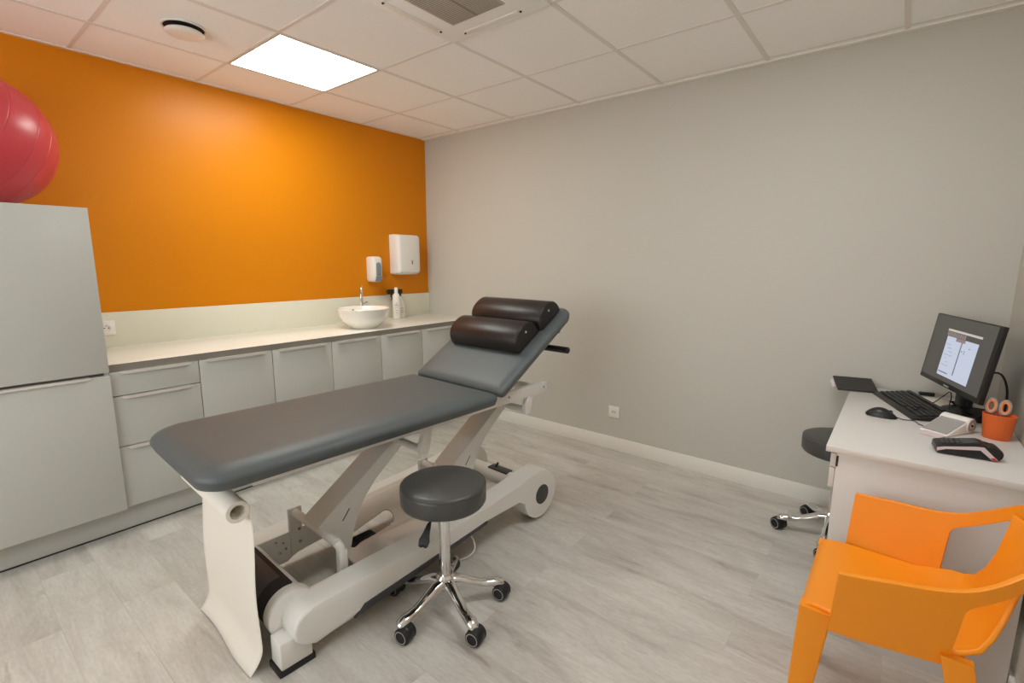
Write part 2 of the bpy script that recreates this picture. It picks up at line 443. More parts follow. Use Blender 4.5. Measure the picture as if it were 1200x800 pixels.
for x in (.08, .48):
    for y in (YT - .54, YT - .08): B().cyl((x, y, 0), (x, y, .142), .014, n=12).make('leg', 'black', t)

# drawer unit + base units
ys = [YT, -2.217, -1.818, -1.42, -1.022, -.628, -.232]
t = empty('drawer_cabinet', 'white three-drawer base cabinet beside the tall cabinet', 'cabinet', (0, 0, 0))
carcass(t, ys[0], ys[1], .145, ZT - .001)
for z0, z1 in ((.7275, .8475), (.4685, .7225), (.148, .4635)): cabinet_front(t, 'drawer', ys[0], ys[1], z0, z1)
labs = ['white base cabinet door directly right of the drawers, bright handle', 'white base cabinet second to the right of the drawers',
        'white base cabinet under the worktop just left of the basin', 'white base cabinet directly below the basin', 'white base cabinet nearest the white wall, half hidden by the treatment table head']
for k in range(5):
    t = empty('base_cabinet', labs[k], 'cabinet', (0, 0, 0), group='base cabinets under the worktop')
    carcass(t, ys[k + 1], ys[k + 2], .145, ZT - .001)
    cabinet_front(t, 'door', ys[k + 1], ys[k + 2], .148, .8475)
o = B().box((XF - .019, ys[6] + .003, .148), (XF - .001, -.004, .8475), .001).make('filler_panel', 'lam', label='plain white filler strip between the last base cabinet and the white wall', cat='panel')
b = B().box((.535, YT - .6, .006), (.5506, -.002, .138), .001)
o = b.make('plinth', 'plinth', label='long white plinth board under the base cabinets', cat='plinth')
B().box((.540, YT - .6, 0), (.552, -.002, .007)).make('seal', 'black', o)
# worktop
t = empty('worktop', 'long cream laminate worktop with grey front edge', 'worktop', (0, 0, 0))
B().box((.016, YT + .0005, .850), (.6195, -.001, .8862), .001).make('slab', 'top', t)
B().box((.6195, YT + .0005, .850), (.6212, -.001, .8842)).make('front_edge', 'edge', t)
B().box((.001, YT + .0005, .850), (.0155, -.001, 1.0873), .001).make('backsplash', 'splash', label='cream backsplash panel between worktop and orange wall', cat='backsplash')

# basin
bx, by = .41, -1.015
t = empty('basin', 'white round ceramic vessel basin on the worktop', 'basin', (bx, by, .8865))
prof = [(0, 0), (.092, 0), (.100, .003), (.106, .011), (.132, .028), (.160, .058), (.180, .096), (.190, .138), (.194, .146), (.191, .150), (.186, .147), (.176, .104), (.154, .064), (.124, .036), (.088, .022), (.03, .016), (0, .016)]
B().lathe(prof, n=64).make('bowl', 'ceramic', t, angle=50)
B().lathe([(0, .0165), (.022, .0165), (.022, .020), (.012, .022), (0, .022)], n=24).make('drain', 'chrome', t)
a = R(-112)
m = Matrix.Translation((.1765 * math.cos(R(172)), .1765 * math.sin(R(172)), .112)) @ Matrix.Rotation(R(172), 4, 'Z') @ Matrix.Rotation(R(-70), 4, 'Y')
B().lathe([(0, .003), (.011, .003), (.0135, .001), (.0135, -.002), (0, -.002)], n=20, mat=m).make('overflow_ring', 'black', t)
# tap
t = empty('tap', 'slim chrome tap standing behind the basin', 'tap', (.115, -.83, .8865))
b = B().lathe([(0, 0), (.026, 0), (.026, .006), (.017, .012), (.015, .02), (.015, .2), (.0, .2)], n=24)
b.make('column', 'chrome', t)
d = Vector((.30, -.19, 0)).normalized()
b = B().tube([(0, 0, .195), (0, 0, .25), d * .02 + Vector((0, 0, .285)), d * .07 + Vector((0, 0, .300)), d * .11 + Vector((0, 0, .285)), d * .125 + Vector((0, 0, .25))], .0115, n=14, smooth=6)
b.make('spout', 'chrome', t)
b = B().tube([(0, .012, .15), (0, .06, .165)], .006, n=10)
b.make('lever', 'chrome', t)

# bottles
t = empty('bottle', 'tall white bottle with a white cap standing on the worktop', 'bottle', (.125, -.482, .8865))
B().lathe([(0, 0), (.030, 0), (.034, .004), (.034, .16), (.033, .19), (.024, .215), (.014, .225), (.014, .236), (0, .236)], n=28).make('body', 'plastic_w', t)
B().lathe([(0, .228), (.016, .228), (.016, .262), (.012, .272), (0, .272)], n=24).make('cap', 'plastic_w', t)
b = B()
for z, x in ((.055, .008), (.075, .01), (.1, .012), (.118, .018), (.126, .010), (.14, .006)):
    m = Matrix.Rotation(R(-34), 4, 'Z')
    n = 5
    for k in range(n):
        an = (k - n / 2) * x / .034 * .4
        b.box((.0338, -x / n * .8, z - .002), (.0348, x / n * .8, z + .002), mat=m @ Matrix.Rotation(an, 4, 'Z'))
b.make('lettering', 'plastic_grey', t)
t = empty('spray_bottle', 'small white spray bottle with black trigger behind the tall bottle', 'bottle', (.068, -.405, .8865))
B().lathe([(0, 0), (.044, 0), (.048, .005), (.048, .095), (.044, .12), (.03, .16), (.018, .19), (.015, .205), (0, .205)], n=28).make('body', 'plastic_w', t)
B().lathe([(0, .19), (.0185, .19), (.0185, .216), (0, .216)], n=20).make('collar', 'black', t)
b = B().box((-.016, -.125, .214), (.016, .03, .254), .007)
b.cyl((0, -.122, .236), (0, -.14, .236), .009, .007, n=14)
b.make('spray_head', 'black', t)
b = B().tube([(0, -.07, .222), (0, -.088, .2), (0, -.08, .175), (0, -.086, .16)], [.008, .007, .006, .005], n=10, smooth=4)
b.make('trigger', 'black', t)
b = B()
for z in (.05, .065, .085): b.box((.0465, -.02, z), (.0485, .02, z + .003), mat=Matrix.Rotation(R(-20), 4, 'Z'))
b.make('lettering', 'plastic_grey', t)

# soap dispenser
t = empty('soap_dispenser', 'small white wall soap dispenser with a grey front window', 'soap dispenser', (0, -.642, 1.21))
rings = []
for x, iy, z0, z1 in ((.001, .004, .012, .205), (.02, .0, .0, .212), (.07, .001, .0, .214), (.095, .006, .010, .207), (.106, .016, .03, .19)):
    rings.append([(x, y, z) for y, z in rrect(-.048 + iy, .048 - iy, z0, z1, .018 if x > .05 else .01, 5)])
B().loft(rings).make('body', 'plastic_w', t, angle=45)
b = B().prism(rrect(-.022, .026, .055, .165, [.022, .022, .004, .004], 6), lambda p, k: (.101 + .0075 * k, p[0] , p[1]), .0015)
b.make('level_window', 'plastic_grey', t)
b = B().prism(rrect(-.028, .030, .006, .052, .006, 4), lambda p, k: (.086 + .026 * k - (.05 - p[1]) * .15, p[0], p[1]), .002)
b.make('push_bar', 'plastic_grey', t)
# towel dispenser
t = empty('towel_dispenser', 'large white wall paper towel dispenser near the corner', 'paper towel dispenser', (0, -.315, 1.272))
rings = []
for x, iy, z0, z1 in ((.001, .002, .0, .345), (.05, .0, .0, .347), (.098, .002, .002, .343), (.118, .010, .010, .335), (.127, .026, .028, .318)):
    rings.append([(x, y, z) for y, z in rrect(-.128 + iy, .128 - iy, z0, z1, .022 if x > .06 else .012, 5)])
bd = B().loft(rings).make('body', 'plastic_w', t, angle=45)
B().prism(rrect(.018, .027, .085, .122, .004, 5), lambda p, k: (.1255 + .003 * k, p[0], p[1])).make('level_slot', 'darkgrey', t)
B().box((.02, -.10, -.004), (.1, .10, .002), .002).make('outlet_lip', 'plastic_w', t)
B().box((.122, -.10, .012), (.1265, -.085, .018)).make('lock', 'silver', t)

# wall sockets
def socket(name, label, loc, rotz):
    t = empty(name, label, 'power socket', loc, rotz)
    B().box((-.042, -.0105, -.042), (.042, -.0005, .042), .003).make('plate', 'plastic_w', t)
    B().lathe([(0, -.004), (.017, -.004), (.019, 0), (.019, .003), (.021, .003), (.021, -.0), (.0215, -.0012), (0, -.0012)][:5], n=28, mat=Matrix.Translation((0, -.0105, 0)) @ Matrix.Rotation(PI / 2, 4, 'X')).make('well', 'plastic_w', t)
    B().cyl((-.0095, -.0098, 0), (-.0095, -.0155, 0), .003, n=12).cyl((.0095, -.0098, 0), (.0095, -.0155, 0), .003, n=12).make('pin_holes', 'hole', t)
    B().cyl((0, -.0135, .011), (0, -.019, .011), .0026, n=12).make('earth_pin', 'steel', t)
    return t
socket('power_socket', 'white square power socket on the backsplash beside the tall cabinet', (.0155, -2.472, 1.0), PI / 2)
socket('power_socket', 'white square power socket low on the white wall', (2.012, -.0, .294), 0)

# exercise ball on the tall cabinet
t = empty('exercise_ball', 'large shiny red exercise ball on top of the tall cabinet', 'exercise ball', (.33, -2.915, 1.6215))
BR = .291
b = B()
GR = [.60, .86, 1.12, 1.38, 1.76, 2.02, 2.28, 2.54]
angs = sorted(set([PI * k / 72 for k in range(73)] + [g_ + d_ for g_ in GR for d_ in (-.014, -.008, -.004, 0, .004, .008, .014)]))
prof = []
for k, a in enumerate(angs):
    rr = BR - sum(.0018 * math.exp(-((a - g0) / .005) ** 2) for g0 in GR)
    prof.append((max(rr * math.sin(a), 0) if 0 < k < len(angs) - 1 else 0, rr * math.cos(a)))
m = Matrix.Translation((0, 0, BR * .992)) @ Matrix.Rotation(R(63), 4, 'X') @ Matrix.Rotation(R(25), 4, 'Y')
b.lathe(prof, n=64, mat=m)
for v in b.bm.verts:
    if v.co.z < .001: v.co.z = .001
b.make('ball', 'red_ball', t, angle=80)
B().cyl(m @ Vector((0, 0, BR - .004)), m @ Vector((0, 0, BR + .001)), .009, n=16).make('plug', 'plastic_w', t)

# ------------------------------------------------------------------ treatment table (local x = width v, local y = length u)
TT = R(-2.5)
TO = (1.797, -1.834, 0)
table = empty('treatment_table', 'grey upholstered treatment table with white steel lifting base', 'treatment table', TO, TT)
def P(v, u, z): return Vector((v, u, z))
VC = .02       # centre line of the base
# cushions
B().loft(slab_rings(-.335, .322, -.872, .388, .702, .778, [.03, .03, .13, .10], .050, n=8, m=8, top_puff=.002, ex=.085)).make('leg_cushion', 'vinyl', table, angle=60)
m = Matrix.Translation((0, .398, .748)) @ Matrix.Rotation(R(31.5), 4, 'X')
B().loft(slab_rings(-.335, .322, .004, .71, -.032, .030, [.08, .08, .03, .03], .042, n=8, m=8, top_puff=.002, ex=.055)).xf(m).make('head_cushion', 'vinyl', table, angle=60)
# upper frame
for v in (-.20, .21):
    B().box((v - .016, -.70, .660), (v + .016, .888, .7195), .003).make('frame_rail', 'frame', table)
for u in (-.68, .34, .80):
    B().box((-.19, u - .015, .676), (.20, u + .015, .712), .002).make('cross_rail', 'frame', table)
for v in (-.20, .21):
    mm = m @ Matrix.Translation((0, 0, 0))
    B().box((v - .014, .03, -.062), (v + .014, .60, -.031), .002).xf(m).make('head_rail', 'frame', table)
# rail bolts
for u in (.855, .56, -.35, -.5):
    B().cyl((.2255, u, .693), (.2295, u, .693), .006, n=12).make('bolt', 'steel', table)
# hanging brackets carrying the upper pivots
FU, FZ, HU, HZ = .008, .568, .720, .586
for u, z in ((FU, FZ), (HU, HZ)):
    B().tube([(-.21, u, z), (.22, u, z)], .017, n=16).make('pivot_rod', 'frame', table)
    for v in (-.20, .21):
        B().prism([(u - .018, z - .022), (u + .014, z - .022), (u + .028, z + .0), (u + .052, .69), (u + .012, .69), (u - .02, z + .02)], lambda p, k, v=v: (v - .014 + .028 * k, p[0], p[1]), .003).make('hanger', 'frame', table)
# lifting arms
def arm(du, dz, top):
    out = [(-.405, .31), (-.392, .325), (top[0] - .03, top[1] + .012), (top[0] - .01, top[1] + .028), (top[0] + .018, top[1] + .024), (top[0] + .03, top[1] - .002), (top[0] + .012, top[1] - .02),
           (-.128 + du * 0, .432), (-.185, .375), (-.222, .315), (-.248, .24), (-.262, .17), (-.300, .16), (-.36, .235), (-.398, .275)]
    return out
fa = arm(0, 0, (FU, FZ))
def flat(outline, du, dz): return [(u + du, z + dz) for u, z in outline]
B().prism(fa, lambda p, k: (-.085 + .13 * k, p[0], p[1]), .004).make('lifting_arm', 'frame', table)
B().prism(flat(fa, .715, .016), lambda p, k: (-.085 + .13 * k, p[0], p[1]), .004).make('lifting_arm', 'frame', table)
for du, dz in ((0, 0), (.715, .016)):
    B().prism([(-.30 + du, .3 + dz), (-.265 + du, .345 + dz), (-.262 + du, .342 + dz), (-.297 + du, .297 + dz)], lambda p, k: (.0445 + .0012 * k, p[0], p[1])).make('arm_slot', 'hole', table)
# lower pivots: rod, far post, near post
for u in (-.392, .325):
    z = .292
    B().tube([(-.205, u, z), (.13, u, z), (.158, u + .002, z - .004), (.172, u + .008, z - .022), (.174, u + .014, z - .06)], .0175, n=16, smooth=5).make('pivot_rod', 'frame', table)
    B().box((-.21, u - .03, .10), (-.19, u + .03, z + .022), .006).make('post', 'frame', table)
    B().box((.156, u - .004, .10), (.19, u + .030, z - .03), .004).make('post', 'frame', table)
    b = B()
    for zz in (.15, .21): b.cyl((-.191, u + .012, zz), (-.186, u + .012, zz), .007, n=10)
    for zz, uu in ((.17, -.06), (.185, -.09), (.13, -.075), (.14, -.05)): b.cyl((-.191, u + uu, zz), (-.1985, u + uu, zz), .005, n=10)
    b.make('bolts', 'steel', table)
# side beams
def arc(cx, cz, r, a0, a1, n):
    return [(cx + r * math.cos(R(a0 + (a1 - a0) * k / n)), cz + r * math.sin(R(a0 + (a1 - a0) * k / n))) for k in range(n + 1)]
bo = arc(-.580, .138, .070, 270, 90, 14) + [(0, .214), (.3, .229), (.5, .250), (.6, .268)] + arc(.70, .144, .131, 92, -165, 28) + [(.565, .128), (.562, .146), (.556, .155), (.545, .1595), (.52, .161), (.27, .163), (-.385, .112), (-.432, .071)]
for v0, v1 in ((.225, .335), (-.305, -.195)):
    B().prism(bo, lambda p, k, v0=v0, v1=v1: (v0 + (v1 - v0) * k, p[0], p[1]), .012, 3).make('side_beam', 'frame', table, angle=50)
    vo = v1 if v1 > 0 else v0
    sgn = 1 if v1 > 0 else -1
    B().cyl((vo - sgn * .004, .712, .137), (vo + sgn * .0018, .712, .137), .054, n=40).make('hub_cap', 'darkgrey', table, label='round dark hub cap')
    w0 = (v0 + .02, v1 - .008)
    B().lathe([(.02, w0[0]), (.118, w0[0]), (.130, w0[0] + .01), (.130, w0[1] - .01), (.118, w0[1]), (.02, w0[1])], n=48, mat=Matrix.Translation((0, .719, .1302)) @ Matrix.Rotation(PI / 2, 4, 'Y')).make('wheel', 'rubber', table)
    # foot control bar
    vb = (vo - sgn * .045, vo + sgn * .006)
    B().prism([(-.428, .072), (-.386, .110), (.272, .162), (.290, .155), (.272, .150), (-.40, .082)], lambda p, k, vb=vb: (vb[0] + (vb[1] - vb[0]) * k, p[0], p[1]), .004).make('foot_control_bar', 'darkgrey', table)
# front feet
for v0, v1 in ((.235, .322), (-.292, -.205)):
    B().box((v0 + .004, -.694, .02), (v1 - .003, -.584, .12), .006).make('foot', 'frame', table)
    B().box((v0, -.702, 0.0), (v1, -.576, .024), .003).make('foot_pad', 'rubber', table)
# front cross tube with control housing
B().cyl((-.20, -.606, .148), (.232, -.606, .148), .076, n=40).make('cross_tube', 'frame', table)
B().cyl((.185, -.606, .148), (.238, -.606, .148), .087, n=48, bev=.006).make('tube_collar', 'frame', table)
pts = [(-.606 + .084 * math.cos(R(q)), .148 + .084 * math.sin(R(q))) for q in range(70, 251, 10)] + [(-.606 + .070 * math.cos(R(q)), .148 + .070 * math.sin(R(q))) for q in range(250, 69, -10)]
hb = B().prism(pts, lambda p, k: (-.16 + .335 * k, p[0], p[1]), .003).make('motor_cover', 'hole', table)
pts = [(-.606 + .0855 * math.cos(R(q)), .148 + .0855 * math.sin(R(q))) for q in range(85, 176, 10)] + [(-.606 + .080 * math.cos(R(q)), .148 + .080 * math.sin(R(q))) for q in range(175, 84, -10)]
B().prism(pts, lambda p, k: (-.11 + .23 * k, p[0], p[1]), .001).make('cover_panel', 'darkgrey', hb)
# wheel axle tube with pedal
B().cyl((-.195, .692, .158), (.225, .692, .158), .045, n=32).make('axle_tube', 'frame', table)
pd = B().box((-.03, .664, .196), (.115, .72, .2075), .004).make('pedal', 'darkgrey', table)
B().tube([(.01, .69, .205), (.02, .70, .232)], .006, n=10).make('pedal_lever', 'black', pd)
# moulded base cover between the beams, with its long slot
rows = []
nu, nv = 150, 84
U0, U1, V0, V1 = -.26, .56, -.235, .227
def beam_top(u):
    pts = [(-.6, .208), (0, .214), (.3, .229), (.5, .250), (.6, .268)]
    for p, q in zip(pts[:-1], pts[1:]):
        if u <= q[0]: return p[1] + (q[1] - p[1]) * (u - p[0]) / (q[0] - p[0])
    return .268
def sstep(a, b, x):
    k = max(0, min(1, (x - a) / (b - a))); return k * k * (3 - 2 * k)
def cover_z(v, u):
    zt = beam_top(u) + .0025
    if v < -.04:
        k = (v + .235) / .195
        return zt - (zt - .118) * k ** 2.2
    hump = .118 + .062 * sstep(-.04, .10, v) - .025 * sstep(.14, .227, v)
    low = .118 - .03 * sstep(-.04, .02, v)
    e = sstep(-.225, -.15, u - .25 * (v - .05))
    return low + (hump - low) * e
b = B()
V = [[b.bm.verts.new((V0 + (V1 - V0) * j / nv, U0 + (U1 - U0) * i / nu, cover_z(V0 + (V1 - V0) * j / nv, U0 + (U1 - U0) * i / nu))) for j in range(nv + 1)] for i in range(nu + 1)]
def in_slot(v, u):
    c = Vector((u, v)); A0 = Vector((-.205, -.042)); A1 = Vector((.005, -.074))
    ab = A1 - A0; tt = max(0, min(1, (c - A0).dot(ab) / ab.dot(ab))); return (c - (A0 + ab * tt)).length < .027
for i in range(nu):
    for j in range(nv):
        uu = U0 + (U1 - U0) * (i + .5) / nu; vv = V0 + (V1 - V0) * (j + .5) / nv
        if in_slot(vv, uu): continue
        b.bm.faces.new((V[i][j], V[i][j + 1], V[i + 1][j + 1], V[i + 1][j]))
for v in [v for v in b.bm.verts if not v.link_faces]: b.bm.verts.remove(v)
# snap slot rim to the smooth outline
for v in b.bm.verts:
    if any(e.is_boundary for e in v.link_edges):
        c = Vector((v.co.y, v.co.x)); A0 = Vector((-.205, -.042)); A1 = Vector((.005, -.074)); ab = A1 - A0
        tt = max(0, min(1, (c - A0).dot(ab) / ab.dot(ab))); q = A0 + ab * tt; d = c - q
        if .017 < d.length < .037:
            d = d.normalized() * .027; v.co.y = q.x + d.x; v.co.x = q.y + d.y
o = b.make('base_cover', 'frame_in', table, angle=60)
solidify(o, .006, -1)
B().box((-.115, -.18, .03), (-.010, -.072, .106), .012).make('actuator', 'hole', table)
# lever under the head section
B().tube([(-.05, .955, .897), (.315, .955, .897)], .019, n=16).ball((.315, .955, .897), .019, (.5, 1, 1), u=16, v=8).make('release_bar', 'black', table)
B().tube([(.0, .955, .897), (.0, .93, .96), (.0, .90, 1.01)], .009, n=10).make('release_link', 'black', table)
B().box((.22, .965, .985), (.24, .985, 1.03), .003).make('stop_bracket', 'darkgrey', table)
B().tube([(.20, .02, .11), (.25, .10, .012), (.30, .17, .008), (.306, .225, .03), (.29, .22, .09), (.26, .18, .13)], .0045, n=8, smooth=6).make('power_cord', 'frame', table)
# gas strut from frame to head section
B().tube([(-.12, .48, .69), (-.12, .80, .93)], .010, n=12).make('gas_strut', 'darkgrey', table)
# paper roll holder
B().tube([(-.225, -.758, .600), (.10, -.758, .600)], .008, n=10).make('roll_rod', 'steel', table)
for v in (-.218,): 
    B().tube([(v, -.758, .600), (v, -.72, .66), (v, -.66, .70)], .006, n=8).make('roll_arm', 'steel', table)
table_m = Matrix.Translation(TO) @ Matrix.Rotation(TT, 4, 'Z')

# paper roll with a long sheet hanging to the floor
roll = empty('paper_roll', 'white couch paper roll at the table foot with sheet hanging to the floor', 'paper roll', table_m @ Vector((0, -.758, .600)), TT)
mY = Matrix.Rotation(PI / 2, 4, 'Y')
B().lathe([(.0265, -.205), (.034, -.205), (.036, -.203), (.036, .243), (.034, .245), (.0265, .245)], n=40, mat=mY, close=True).make('roll', 'paper', roll, angle=30)
B().lathe([(.0235, -.206), (.0264, -.206), (.0264, .246), (.0235, .246)], n=32, mat=mY, close=True).make('core', 'paper', roll, angle=30)
rows = []
nw = 24
prof = []
for k in range(4, 7):
    a = R(90 - 15 * k); prof.append((.0368 * math.cos(a), .0368 * math.sin(a), 0))
for k in range(1, 37):
    t_ = k / 36; z = -.594 * t_
    y = .0368 + .003 * math.sin(t_ * 9) - .045 * max(0, (t_ - .86) / .14) ** 2
    prof.append((y, z, t_))
for y, z, t_ in prof:
    row = []
    for j in range(nw + 1):
        s = j / nw - .5
        f_ = max(0, (t_ - .84) / .16)
        x = s * .490 - (.006 * f_ ** 1.5 if s < 0 else 0) * (-2 * s)
        yy = y + .012 * f_ ** 2 * (.5 - s) - .018 * t_ * (.5 - s) * .8 + .006 * math.sin(s * 6 + t_ * 3) * t_ 
        row.append((x, yy, max(z, -.5985)))
    rows.append(row)
b = B(); b.grid(rows)
o = b.make('hanging_sheet', 'paper', roll, angle=60); solidify(o, .0006)

# bolsters lying on the head cushion
def bolster(name, label, s0, v0, v1, w, h):
    mm = table_m @ m @ Matrix.Translation(((v0 + v1) / 2, s0, .0345))
    t = bpy.data.objects.new(name, None); COL.objects.link(t); t.matrix_world = mm; t.empty_display_size = .1
    props(t, label, 'bolster', 'dark brown bolsters on the treatment table')
    L = (v1 - v0) / 2
    def sect(d):
        pts = []
        ww, hh = w / 2 - d, h - d
        n = 26
        for k in range(n + 1):
            a = PI * k / n
            ex = 2 / 2.35
            cx, sx = math.cos(a), math.sin(a)
            pts.append((math.copysign(abs(cx) ** ex, cx) * ww, .010 + (hh - .010) * abs(sx) ** ex))
        pts += [(-ww + .008, d * .3), (ww - .008, d * .3)]
        return pts
    rings = []
    for x, d in ((-L, .007), (-L + .003, .002), (-L + .008, 0), (0, -.001), (L - .008, 0), (L - .003, .002), (L, .007)):
        rings.append([(x, y, z) for y, z in sect(d)])
    B().loft(rings, caps=True).make('cover', 'leather', t, angle=45)
    for sg in (-1, 1):
        pts = sect(.009)
        B().prism(pts, lambda p, k, sg=sg: (sg * (L - .0005 + .0015 * k), p[0], p[1])).make('end_cap', 'leather_end', t)
        B().tube([(sg * (L - .0005), y, z) for y, z in sect(.006)], .0022, n=6, closed=True).make('piping', 'leather_end', t)
        B().ball((sg * (L + .001), .008, h * .62), .006, (.4, 1, 1), u=14, v=8).make('zip_stud', 'plastic_w', t, label='small white stud')
    return t
bolster('bolster', 'dark brown half-round bolster, the lower one on the head cushion', .362, -.250, .252, .200, .105)
bolster('bolster', 'dark brown half-round bolster, the upper one near the head end', .562, -.248, .268, .195, .098)

# ------------------------------------------------------------------ stools
def make_stool(label, loc, rotz):
    t = empty('rolling_stool', label, 'stool', loc, rotz, group='round rolling stools')
    dz = .074
    up = lambda pr: [(r_ * .957, z_ + dz) for r_, z_ in pr]
    B().lathe(up([(0, .384), (.150, .384), (.168, .388), (.174, .398), (.175, .425), (.175, .445), (.171, .459), (.163, .466), (.150, .4695), (.08, .472), (0, .473)]), n=64).make('seat', 'vinyl_stool', t, angle=50)
    B().lathe(up([(.171, .4575), (.1735, .4575), (.1735, .4605), (.171, .4605)]), n=64, close=True).make('seam', 'vinyl_stool', t)
    B().lathe(up([(0, .370), (.07, .370), (.075, .376), (.075, .3845), (0, .3845)]), n=24).make('seat_plate', 'black', t)
    B().lathe([(0, .12), (.022, .12), (.022, .40), (.016, .402), (.016, .447), (0, .447)], n=28).make('column', 'chrome', t)
    B().lathe([(0, .088), (.030, .088), (.036, .096), (.036, .140), (.028, .150), (0, .150)], n=28).make('hub', 'chrome', t)
    la = Matrix.Rotation(R(40), 4, 'Z')
    lv = B().tube([(0, -.02, .449), (0, -.09, .445), (0, -.135, .435)], .005, n=10, smooth=4).xf(la).make('height_lever', 'black', t)
    B().prism([(-.007, -.135), (.007, -.135), (.013, -.168), (.021, -.190), (.018, -.206), (.008, -.210), (0, -.203), (-.008, -.210), (-.018, -.206), (-.021, -.190), (-.013, -.168)], lambda p, k: (p[0], p[1] * .8 - .022, .429 + .010 * k + (p[1] + .135) * .75), .002).xf(la).make('paddle', 'black', lv)
    for k in range(5):
        a = 2 * PI * k / 5
        mz = Matrix.Rotation(a, 4, 'Z')
        prof = [(.02, .120, .025), (.06, .116, .0235), (.11, .095, .0205), (.155, .077, .019), (.19, .074, .0215), (.215, .072, .023), (.234, .067, .020), (.243, .062, .012)]
        rings = []
        for r, z, w in prof:
            rings.append([(r, w * math.cos(2 * PI * q / 18), z + .74 * w * math.sin(2 * PI * q / 18)) for q in range(18)])
        B().loft(rings).xf(mz).make('base_arm', 'chrome', t)
        c = B()
        sw = R((27, -45, 63, -9, 99)[k])
        mc = mz @ Matrix.Translation((.222, 0, 0)) @ Matrix.Rotation(sw, 4, 'Z')
        c.lathe([(0, .054), (.013, .054), (.013, .074), (0, .074)], n=14, mat=mc)
        c.prism([(math.cos(R(a_)) * .032 + .014, .033 + math.sin(R(a_)) * .032) for a_ in range(-20, 201, 20)], lambda p, q: mc @ Vector((p[0], -.0135 + .027 * q, p[1])), .002)
        co = c.make('caster', 'black', t)
        for sg in (-1, 1):
            mw = mc @ Matrix.Translation((.014, sg * .019, .031)) @ Matrix.Rotation(-sg * PI / 2, 4, 'X')
            B().lathe([(0, -.009), (.026, -.009), (.031, -.006), (.031, .005), (.028, .0095), (.021, .010), (.019, .007), (0, .007)], n=32, mat=mw).make('wheel', 'rubber', co)
            B().lathe([(.0215, .009), (.0240, .0093), (.0240, .0108), (.0215, .0108)], n=32, mat=mw, close=True).make('wheel_ring', 'silver', co)
    return t
make_stool('round charcoal stool on chrome star base beside the treatment table', (2.262, -1.955, 0), R(-17.3))
make_stool('round charcoal stool half hidden behind the white desk', (3.426, -.392, 0), R(121))

# ------------------------------------------------------------------ desk
DX0, DX1, DY0, DY1, DZ = 3.424, XR - .004, -1.155, -.03, .735
desk = empty('desk', 'white laminate desk against the right wall', 'desk', (0, 0, 0))
B().box((DX0, DY0, DZ - .022), (DX1, DY1, DZ), .0015).make('desktop', 'desk', desk)
for y in (DY0 + .012, DY1 - .03):
    B().box((DX0 + .034, y, 0), (DX1 - .012, y + .019, DZ - .0225), .001).make('side_panel', 'desk', desk)
B().box((DX1 - .05, DY0 + .032, .25), (DX1 - .032, DY1 - .032, DZ - .0225), .001).make('back_panel', 'desk', desk)
B().box((DX0 + .045, DY0 + .0325, .575), (DX1 - .12, DY0 + .40, DZ - .0225)).make('drawer_box', 'desk', desk)
B().box((DX0 + .016, DY0 + .014, .655), (DX0 + .033, DY0 + .40, DZ - .030), .001).make('drawer', 'desk', desk)
B().box((DX0 + .016, DY0 + .014, .577), (DX0 + .033, DY0 + .40, .651), .001).make('drawer', 'desk', desk)
B().box((DX0 + .0335, DY0 + .010, .66), (DX0 + .040, DY0 + .0119, .70)).make('drawer_gap', 'hole', desk)

# monitor
w, h = .545, .307
yaw, tilt = -1.266, .125
mon = empty('monitor', 'black flat monitor on the desk showing an open window', 'monitor', (3.815, -.375, DZ), yaw)
# local: x = right of viewer-facing screen (along r), -y = facing the viewer
sc_m = Matrix.Translation((0, -.02, 1.0015 - DZ)) @ Matrix.Rotation(-tilt, 4, 'X')
def on_screen(bm): return bm.xf(sc_m)
on_screen(B().box((-w / 2, -.006, -h / 2), (w / 2, .012, h / 2), .003)).make('housing', 'black', mon)
on_screen(B().box((-w / 2 + .13, .010, -h / 2 + .06), (w / 2 - .13, .036, h / 2 - .06), .012)).make('back_shell', 'black', mon)
sc = on_screen(B().box((-w / 2 + .015, -.0068, -h / 2 + .022), (w / 2 - .022, -.0058, h / 2 - .004))).make('screen', 'screen', mon)
def sbox(x0, x1, z0, z1, d=.0003):
    return ((-w / 2 + w * x0, -.0068 - d, h / 2 - h * z1), (-w / 2 + w * x1, -.0066, h / 2 - h * z0))
on_screen(B().box(*sbox(.29, .78, .29, .86))).make('window_page', 'scr_win', sc)
b = B()
b.box(*sbox(.27, .80, .185, .215))
on_screen(b).make('title_bar', 'scr_bar', sc)
b = B()
for k in range(9): b.box(*sbox(.275 + k * .034, .275 + k * .034 + .026, .225, .285))
b.box(*sbox(.44, .585, .29, .335, .0006))
on_screen(b).make('toolbar', 'scr_win2', sc)
b = B()
b.box(*sbox(.535, .55, .33, .80, .0006)); b.box(*sbox(.30, .46, .80, .815, .0006))
for x, z in ((.56, .44), (.60, .43), (.60, .46), (.66, .38)): b.box(*sbox(x, x + .02, z, z + .012, .0006))
for k in range(7): b.box(*sbox(.31 + (k % 3) * .03, .38 + (k % 4) * .025, .40 + k * .05, .405 + k * .05, .0006))
on_screen(b).make('window_lines', 'scr_line', sc)
on_screen(B().box((-.022, -.0072, -h / 2 + .006), (.022, -.0058, -h / 2 + .012))).make('badge', 'silver', mon)
B().box((-.05, .012, .035), (.05, .038, .24), .006).make('neck', 'black', mon)
B().loft([[(x, y, z) for x, y in rrect(-.110 + d, .110 - d, -.030 + d, .110 - d, .06, 8)] for d, z in ((0, 0.0005), (0, .010), (.006, .018), (.03, .03), (.06, .048))]).make('base', 'black', mon)

